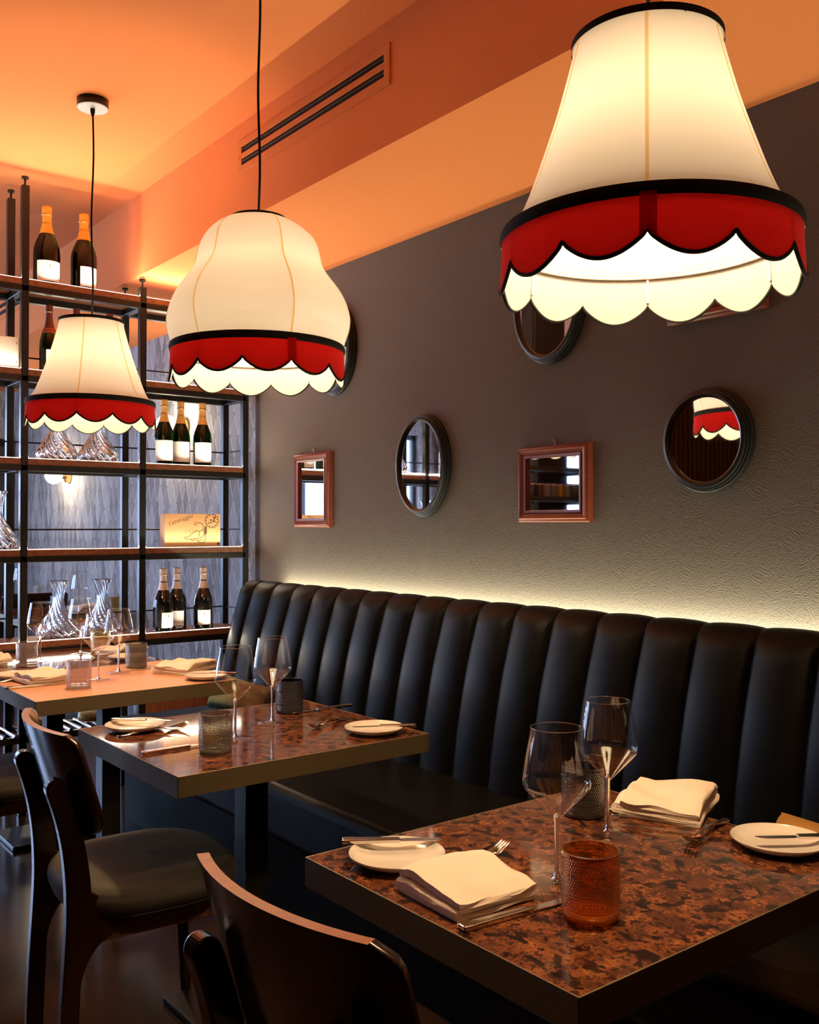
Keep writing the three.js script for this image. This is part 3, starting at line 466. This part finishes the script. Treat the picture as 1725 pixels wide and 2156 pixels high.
// ---------------------------------------------------------------- tableware
const glassPro = (() => {
  const t = thing('wine_glass', '', 'wine glass', [0, 0, 0], 0, 'large stemmed wine glasses');
  part('bowl', lathe([...splinePts([[0.0035, 0.100], [0.012, 0.108], [0.030, 0.127], [0.046, 0.144], [0.0535, 0.153], [0.0553, 0.160], [0.0540, 0.172], [0.0490, 0.205], [0.0440, 0.232], [0.0415, 0.249]], 40)], 56), M.glass, t);
  part('rim', new THREE.TorusGeometry(0.0413, 0.0006, 6, 56).rotateX(Math.PI / 2), M.solidGlass, t, [0, 0.249, 0]);
  part('stem', lathe([[0.0001, 0.111], [0.004, 0.1085], [0.0055, 0.105], [0.0038, 0.098], [0.0034, 0.06], [0.0036, 0.02], [0.0055, 0.009], [0.009, 0.0062], [0.0088, 0.004], [0.0001, 0.0036]], 40), M.solidGlass, t);
  part('foot', lathe([[0.0088, 0.0062], [0.018, 0.0043], [0.030, 0.0030], [0.0420, 0.0018], [0.0432, 0.0010], [0.0425, 0.0003]], 48), M.glass, t);
  return t;
})();
let glassUsed = false;
function wineGlass(x, z, label) { const p = [x, 0.7505, z]; if (!glassUsed) { glassUsed = true; glassPro.position.set(...p); glassPro.userData.label = label; } else dup(glassPro, p, rnd() * 6, label); }
// beaded tumblers: relief of bead rows in the glass
const beads = tex(1024, 512, (u, v) => { const rows = 21, k = Math.floor(v * rows), f = v * rows - k; const big = (k === 5 || k === 14), n = big ? 30 : 54; if (k === 0 || k >= rows - 1) return 0.2; const a = (u * n + (k & 1 ? 0.5 : 0)) % 1, d = Math.hypot((a - 0.5) * 2 * (big ? 0.9 : 1), (f - 0.5) * 2 * (big ? 0.8 : 1)); return 0.2 + 0.8 * Math.sqrt(Math.max(0, 1 - d * d)); }, false);
const beadTint = tex(512, 512, (u, v) => { const rows = 21, k = Math.floor(v * rows), f = v * rows - k; const big = (k === 5 || k === 14), n = big ? 30 : 54; if (k === 0 || k >= rows - 1) return [0.9, 0.9, 0.9]; const a = (u * n + (k & 1 ? 0.5 : 0)) % 1, d = Math.hypot((a - 0.5) * 2, (f - 0.5) * 2); return d < 0.8 ? [1, 1, 1] : [0.62, 0.62, 0.62]; });
const tumGeo = { wall: lathe([...Array(21).keys()].map((i) => [0.043 - 0.0012 * Math.pow(1 - i / 20, 8), 0.003 + 0.094 * i / 20]), 72), inner: lathe([[0.0001, 0.011], [0.036, 0.011], [0.0395, 0.015], [0.0400, 0.05], [0.0400, 0.097]], 56), rim: new THREE.TorusGeometry(0.0415, 0.0016, 8, 56).rotateX(Math.PI / 2), base: lathe([[0.0001, 0.0003], [0.039, 0.0003], [0.041, 0.003], [0.0405, 0.0105], [0.0001, 0.0105]], 48) };
function tumbler(x, z, rgb, label, y = 0.7503) {
  const t = thing('beaded_tumbler', label, 'tumbler', [x, y, z], rnd() * 6, 'beaded glass tumblers');
  const m = mk({ color: lin(...rgb), transmission: 0.86, thickness: 0, roughness: 0.08, ior: 1.6, bumpMap: beads, bumpScale: 0.0016, map: beadTint, side: THREE.DoubleSide }), mi = mk({ color: lin(...rgb.map((q) => Math.sqrt(q))), transmission: 1, thickness: 0, roughness: 0.02, ior: 1.5 });
  part('wall', tumGeo.wall, m, t); part('inner_wall', tumGeo.inner, mi, t); part('rim', tumGeo.rim, m, t, [0, 0.097, 0]); part('base', tumGeo.base, mk({ color: lin(...rgb.map((q) => q * 0.8)), roughness: 0.1, transmission: 0.7, thickness: 0 }), t);
  return t;
}
// plates and cutlery
const plateGeo = lathe([...splinePts([[0.0001, 0.0045], [0.035, 0.0046], [0.055, 0.0058], [0.070, 0.0098], [0.080, 0.0160], [0.0825, 0.0185]], 36), ...splinePts([[0.0828, 0.0178], [0.0805, 0.0140], [0.068, 0.0062], [0.052, 0.0014], [0.046, 0.0004], [0.0001, 0.0004]], 30)], 72);
function plate(x, z, label) { const t = thing('side_plate', label, 'plate', [x, 0.7503, z], 0, 'small white side plates'); part('dish', plateGeo, M.china, t); return t; }
function knifeGeo(L) {
  const hs = new THREE.Shape(), h = L * 0.56; hs.moveTo(-0.005, 0); hs.bezierCurveTo(-0.009, -0.004, -0.010, 0.01, -0.008, 0.02); hs.lineTo(-0.0048, h); hs.lineTo(0.0048, h); hs.lineTo(0.008, 0.02); hs.bezierCurveTo(0.010, 0.01, 0.009, -0.004, 0.005, 0); hs.closePath();
  const bs = new THREE.Shape(); bs.moveTo(-0.0045, h); bs.lineTo(-0.0075, h + 0.012); bs.lineTo(-0.0080, L * 0.86); bs.bezierCurveTo(-0.008, L * 0.95, -0.002, L, 0.006, L); bs.lineTo(0.0062, h + 0.004); bs.lineTo(0.0045, h); bs.closePath();
  const e = (s, d, b) => new THREE.ExtrudeGeometry(s, { depth: d, bevelEnabled: true, bevelSize: b, bevelThickness: b, bevelSegments: 2, curveSegments: 10 });
  const a = e(hs, 0.004, 0.0018).translate(0, 0, 0.0018), c = e(bs, 0.0008, 0.0004).translate(0, 0, 0.0032);
  for (const g of [a, c]) { g.rotateX(-Math.PI / 2); g.translate(0, 0, L / 2); }
  return [a, c];
}
function forkGeo(L) {
  const s = new THREE.Shape(), h = L; s.moveTo(-0.0045, 0); s.bezierCurveTo(-0.008, 0.0, -0.0085, 0.012, -0.0075, 0.02); for (let k = 1; k <= 10; k++) s.lineTo(-lerp(0.0075, 0.003, k / 10), lerp(0.02, 0.62 * h, k / 10)); for (let k = 1; k <= 6; k++) s.lineTo(-lerp(0.003, 0.0118, smooth(0, 1, k / 6)), lerp(0.62 * h, 0.76 * h, k / 6));
  const tw = 0.0035, gap = 0.0032, tips = []; let x = -0.0118; const yb = 0.79 * h;
  for (let k = 0; k < 4; k++) { for (let q = 1; q <= 4; q++) s.lineTo(x, lerp(yb - 0.004, h - 0.003, q / 4)); s.lineTo(x + tw * 0.5, h); for (let q = 0; q <= 4; q++) s.lineTo(x + tw, lerp(h - 0.003, yb, q / 4)); if (k < 3) s.lineTo(x + tw + gap, yb); x += tw + gap; }
  for (let k = 1; k <= 6; k++) s.lineTo(lerp(0.0118, 0.003, smooth(0, 1, k / 6)), lerp(0.76 * h, 0.62 * h, k / 6)); for (let k = 1; k <= 10; k++) s.lineTo(lerp(0.003, 0.0075, k / 10), lerp(0.62 * h, 0.02, k / 10)); s.bezierCurveTo(0.0085, 0.012, 0.008, 0, 0.0045, 0); s.closePath();
  const g = new THREE.ExtrudeGeometry(s, { depth: 0.0016, bevelEnabled: true, bevelSize: 0.0005, bevelThickness: 0.0005, bevelSegments: 1, curveSegments: 6 }); g.translate(0, 0, 0.0005);
  const p = g.attributes.position; for (let i = 0; i < p.count; i++) { const q = p.getY(i) / h; p.setZ(i, p.getZ(i) + 0.001 + 0.016 * Math.pow(Math.sin(clamp(q / 0.8) * Math.PI), 1.4) * smooth(0.05, 0.6, q) + 0.017 * smooth(0.84, 1.02, q)); }
  g.rotateX(-Math.PI / 2); g.translate(0, 0, h / 2); return toCreasedNormals(g, 0.7);
}
const bigK = knifeGeo(0.222), smallK = knifeGeo(0.175), forkG = forkGeo(0.200);
function knife(x, z, turn, label, small = false, y = 0.7505, tilt = 0) {
  const t = thing(small ? 'butter_knife' : 'table_knife', label, 'knife', [x, y, z], turn, small ? 'butter knives on the side plates' : 'table knives'); const [a, b] = small ? smallK : bigK; part('handle', a, M.steel, t); part('blade', b, M.steel, t); if (tilt) t.rotation.set(0, turn, tilt, 'YXZ'); return t;
}
function fork(x, z, turn, label) { const t = thing('dinner_fork', label, 'fork', [x, 0.7505, z], turn, 'dinner forks'); part('body', forkG, M.steel, t); return t; }
// folded napkin: a zigzag of soft layers, swept and ruffled
function napkinGeo(w, l, layers, th, seedN, loose) {
  const mid = []; for (let k = 0; k < layers; k++) { const dir = k & 1 ? -1 : 1, y = (layers - 1 - k) * th * 1.9, a = w / 2 * (1 - 0.05 * ((k * 7 + seedN) % 3)); for (let q = 0; q <= 10; q++) mid.push([dir * lerp(-a, a, q / 10), y]); if (k < layers - 1) for (let q = 1; q < 6; q++) { const an = Math.PI * q / 6; mid.push([dir * (a + th * 0.95 * Math.sin(an)), y - th * 0.95 * (1 - Math.cos(an))]); } }
  const L = [], R = []; for (let i = 0; i < mid.length; i++) { const a = mid[Math.max(0, i - 1)], b = mid[Math.min(mid.length - 1, i + 1)], tx = b[0] - a[0], ty = b[1] - a[1], n = Math.hypot(tx, ty); L.push([mid[i][0] - ty / n * th * 0.82, mid[i][1] + tx / n * th * 0.82]); R.push([mid[i][0] + ty / n * th * 0.82, mid[i][1] - tx / n * th * 0.82]); }
  const out = [...L, ...R.reverse()], s = new THREE.Shape(out.map(([a, b]) => new THREE.Vector2(a, b)));
  const g = new THREE.ExtrudeGeometry(s, { depth: l, steps: 14, bevelEnabled: false }); g.translate(0, th * 0.85, -l / 2);
  const p = g.attributes.position, H = layers * th * 1.9;
  for (let i = 0; i < p.count; i++) {
    const x = p.getX(i), y = p.getY(i), z = p.getZ(i), f = y / H, e = smooth(0.6, 1, Math.abs(2 * z / l));
    const wv = loose * (noise.noise(x * 14 + seedN, z * 14, seedN) * 0.012 + noise.noise(x * 5, z * 6 + seedN, 2) * 0.014) * f;
    p.setXYZ(i, x * (1 + 0.03 * f * noise.noise(z * 20, f * 3, seedN)) + loose * 0.004 * noise.noise(z * 16, y * 60, seedN + 4), Math.max(0.0004, y * (1 - 0.16 * e) + wv), z * (1 + 0.03 * noise.noise(x * 18, y * 70, seedN + 8)) + loose * 0.006 * noise.noise(x * 12, y * 50, seedN));
  }
  return toCreasedNormals(g, 0.9);
}
function napkin(x, z, turn, label, geo) { const t = thing('napkin', label, 'napkin', [x, 0.7503, z], turn, 'folded cream napkins'); part('cloth', geo, M.linen, t); return t; }
const napA = napkinGeo(0.15, 0.155, 3, 0.0064, 1, 1.0), napB = napkinGeo(0.16, 0.20, 4, 0.0056, 5, 1.3), napC = napkinGeo(0.13, 0.17, 3, 0.0065, 3, 1.2);

// table with the amber tumbler
wineGlass(-1.068, 1.389, 'empty wine glass beside the amber tumbler');
wineGlass(-1.174, 1.137, 'empty wine glass beside the larger cream napkin and black tumbler');
tumbler(-0.946, 1.447, [0.88, 0.50, 0.20], 'amber orange beaded tumbler');
tumbler(-1.285, 1.080, [0.282, 0.258, 0.249], 'charcoal beaded tumbler standing behind the wine glasses');
plate(-1.300, 1.536, 'white side plate at the corner of the amber tumbler table'); knife(-1.343, 1.512, -0.62, 'butter knife laid on the corner plate of the amber tumbler table', true, 0.7685);
napkin(-1.120, 1.540, Math.PI / 2 - 0.05, 'cream napkin folded on fork beside the amber tumbler', napA);
fork(-1.232, 1.452, -0.10, 'fork with tines showing under the napkin near amber tumbler');
knife(-1.012, 1.520, -0.12, 'table knife beside napkin, reaching behind the amber tumbler');
napkin(-1.205, 0.915, 0.42, 'large loosely folded cream napkin beside the charcoal tumbler', napB);
fork(-1.062, 0.985, Math.PI + 0.25, 'fork resting beside the large loose napkin, tines down');
plate(-0.938, 0.953, 'white side plate beside the mustard cushion'); knife(-0.905, 0.925, 2.52, 'butter knife laid on the plate beside mustard cushion', true, 0.7685);
knife(-1.268, 1.000, Math.PI - 0.05, 'table knife lying beside the charcoal tumbler');
// table below the bell lamp
wineGlass(-2.314, 1.310, 'empty wine glass behind the olive grey tumbler');
wineGlass(-2.442, 1.122, 'empty wine glass in front of the navy tumbler');
tumbler(-2.223, 1.413, [0.621, 0.604, 0.543], 'olive grey beaded tumbler on the table below the bell lamp');
tumbler(-2.553, 0.998, [0.193, 0.241, 0.312], 'navy blue beaded tumbler near the leather bench');
plate(-2.600, 1.473, 'white side plate with knife nearest the curved chair below the bell lamp'); knife(-2.612, 1.448, -0.75, 'butter knife across the plate opposite the olive grey tumbler', true, 0.7685);
fork(-2.532, 1.448, -0.08, 'fork arched on marble beside the olive grey tumbler');
knife(-2.303, 1.462, -0.03, 'table knife ending at the olive grey tumbler');
fork(-2.318, 1.000, Math.PI + 0.38, 'fork beside the bench side plate below the bell lamp');
plate(-2.152, 0.965, 'white side plate near the bench below the bell lamp'); knife(-2.120, 0.955, 2.62, 'butter knife across the bench side plate below the bell lamp', true, 0.7685);
knife(-2.515, 0.905, Math.PI, 'table knife beside the navy tumbler');
// tan table
wineGlass(-3.640, 1.119, 'empty wine glass beside the grey tumbler on the tan table');
wineGlass(-3.508, 1.248, 'empty wine glass behind the pale pink tumbler on the tan table');
tumbler(-3.742, 1.006, [0.552, 0.543, 0.516], 'grey beaded tumbler on the tan table');
tumbler(-3.397, 1.358, [0.932, 0.847, 0.835], 'pale pink beaded tumbler on the tan table edge');
plate(-3.300, 0.912, 'white side plate on the tan table'); knife(-3.275, 0.895, 2.5, 'butter knife on the plate of the tan table', true, 0.7685);
napkin(-3.520, 0.895, 0.5, 'cream napkin beside the plate on the tan table', napB);
knife(-3.665, 0.95, Math.PI + 0.02, 'table knife between grey tumbler and napkin on tan table');
napkin(-3.610, 1.425, Math.PI / 2 + 0.1, 'cream napkin rolled beside the pale pink tumbler', napC);
knife(-3.512, 1.462, -0.06, 'table knife in front of the rolled napkin on tan table');
plate(-3.755, 1.465, 'white side plate behind the rolled napkin'); fork(-3.682, 1.47, 0, 'fork beside the rolled napkin on tan table');
// dark table against the shelving
wineGlass(-4.165, 1.258, 'empty wine glass beside the clear pink tumbler at the shelving');
wineGlass(-4.285, 1.044, 'empty wine glass beside the yellow tumbler at the shelving');
tumbler(-4.055, 1.345, [0.914, 0.847, 0.835], 'clear pinkish beaded tumbler on the dark table at the shelving');
tumbler(-4.310, 0.945, [0.885, 0.796, 0.570], 'pale yellow beaded tumbler on the dark table at the shelving');
napkin(-4.20, 1.46, Math.PI / 2, 'cream napkin at the frame edge on the dark table', napC);
napkin(-4.185, 0.895, 0.3, 'cream napkin behind the plate on the dark table', napC); plate(-3.985, 0.945, 'white side plate on the dark table, beside the grey tumbler'); fork(-4.11, 0.965, Math.PI, 'fork on the dark table beside the plate');

// ---------------------------------------------------------------- cushions on the bench
function cushion(pos, rot, w, h, d, mat, label) {
  const t = thing('cushion', label, 'cushion', pos); t.rotation.set(...rot);
const side = (q) => grid(24, 24, (u, v) => { const a = (2 * u - 1) * q, b = 2 * v - 1, e = (1 - a ** 4) * (1 - b ** 4), pin = 1 - 0.10 * (1 - Math.abs(a)) * b * b - 0.0, pin2 = 1 - 0.10 * (1 - Math.abs(b)) * a * a; return [w / 2 * a * pin2, h / 2 * b * pin, q * d / 2 * Math.pow(Math.max(0, e), 0.55)]; });
  part('cover', merge([side(1), side(-1)]), mat, t);
}
cushion([-3.72, 0.575, 0.53], [-0.45, 0.35, 0.03], 0.36, 0.16, 0.13, mk({ map: tex(256, 256, (u, v) => { const n = clamp(smooth(0.3, 0.62, u) + 0.9 * fbm(u * 5, v * 5, 4, 4)); return [lerp(0.20, 0.075, n), lerp(0.24, 0.032, n), lerp(0.15, 0.010, n)]; }), roughness: 0.85 }), 'mottled green and brown velvet cushion on the bench behind the bell lamp table');
cushion([-1.05, 0.588, 0.53], [-0.35, -0.3, 0.0], 0.38, 0.175, 0.13, mk({ color: lin(0.36, 0.17, 0.03), roughness: 0.85, sheen: 0.5, sheenColor: lin(0.5, 0.35, 0.1) }), 'mustard velvet cushion on the bench behind the amber tumbler table');

// ---------------------------------------------------------------- far room: laid tables seen through the shelving
table(-6.86, -6.16, 0.06, 0.78, M.marble, 'far marble table seen through the shelving, with the yellow tumbler');
table(-8.20, -7.52, 0.06, 0.78, M.marble, 'far marble table by the dark door beyond the shelving');
tumbler(-6.24, 0.14, [0.835, 0.652, 0.213], 'yellow beaded tumbler on a far table, beside a shelf post');
tumbler(-6.62, 0.40, [0.769, 0.809, 0.769], 'pale green beaded tumbler on a far table, behind the decanter');
wineGlass(-6.35, 0.34, 'far wine glass behind the dark table wine glasses');
wineGlass(-7.68, 0.34, 'far wine glass seen beside the black shelf post');
wineGlass(-7.75, 0.62, 'far wine glass near the frame edge beyond the shelving');
tumbler(-7.80, 0.16, [0.914, 0.920, 0.897], 'white beaded tumbler on the far table by the dark door');
napkin(-6.50, 0.26, 0.4, 'cream napkin on a far table beside the pale green tumbler', napC);

// ---------------------------------------------------------------- shelf of jars beside the partition, seen in the red framed mirrors
{
  const t = thing('jar_shelf', 'dark two-board wall shelf seen in the framed mirror', 'shelf');
  for (const y of [1.49, 1.69]) { part('board', rbox(-4.55, -4.38, y, y + 0.03, 1.92, 2.84, 0.003), mk({ color: lin(0.06, 0.065, 0.085), roughness: 0.5 }), t); for (const z of [2.0, 2.45]) part('bracket', rbox(-4.58, -4.42, y - 0.02, y, z - 0.008, z + 0.008, 0.002), M.metal, t); }
  const cols = [[0.05, 0.03, 0.03], [0.12, 0.05, 0.03], [0.3, 0.28, 0.25], [0.2, 0.26, 0.24], [0.5, 0.3, 0.05], [0.2, 0.25, 0.24], [0.1, 0.13, 0.1], [0.2, 0.25, 0.24]];
  cols.forEach((c, k) => { const j = thing('storage_jar', `${['black', 'brown', 'cream', 'sage', 'mustard', 'grey green', 'olive', 'teal grey'][k]} lidded jar, ${['first', 'second', 'third', 'fourth', 'fifth', 'sixth', 'seventh', 'eighth'][k]} in the mirrored shelf row`, 'jar', [-4.45, 1.521, 2.03 + 0.066 * k], 0, 'jars on the mirrored shelf'); part('glass', lathe([[0, 0], [0.026, 0], [0.028, 0.006], [0.028, 0.075], [0.024, 0.08], [0, 0.08]], 20), mk({ color: lin(...c), roughness: 0.2 }), j); part('lid', lathe([[0.025, 0.079], [0.025, 0.094], [0, 0.094]], 20), M.steel, j); });
  const p = thing('potted_plant', 'leafy potted plant on the upper mirrored shelf', 'plant', [-4.46, 1.721, 2.62]);
  part('pot', lathe([[0, 0], [0.035, 0], [0.045, 0.06], [0.04, 0.06], [0.035, 0.05], [0, 0.05]], 24), M.dark, p);
  const lm = mk({ color: lin(0.10, 0.22, 0.04), roughness: 0.5, side: THREE.DoubleSide }), lg = grid(4, 8, (u, v) => [(u - 0.5) * 0.045 * Math.sin(v * Math.PI), 0.03 * Math.sin(v * 2.4), v * 0.12]);
  for (let k = 0; k < 16; k++) { const l = part('leaf', lg, lm, p, [0, 0.05 + 0.004 * k, 0]); l.rotation.set(-0.3 + 0.5 * rnd(), k * 2.4, 0, 'YXZ'); }
}

scene.traverse((o) => { if (o.isMesh) { o.castShadow = true; o.receiveShadow = true; } if (o.isPointLight || o.isSpotLight) o.castShadow = true; });
renderer.render(scene, camera);
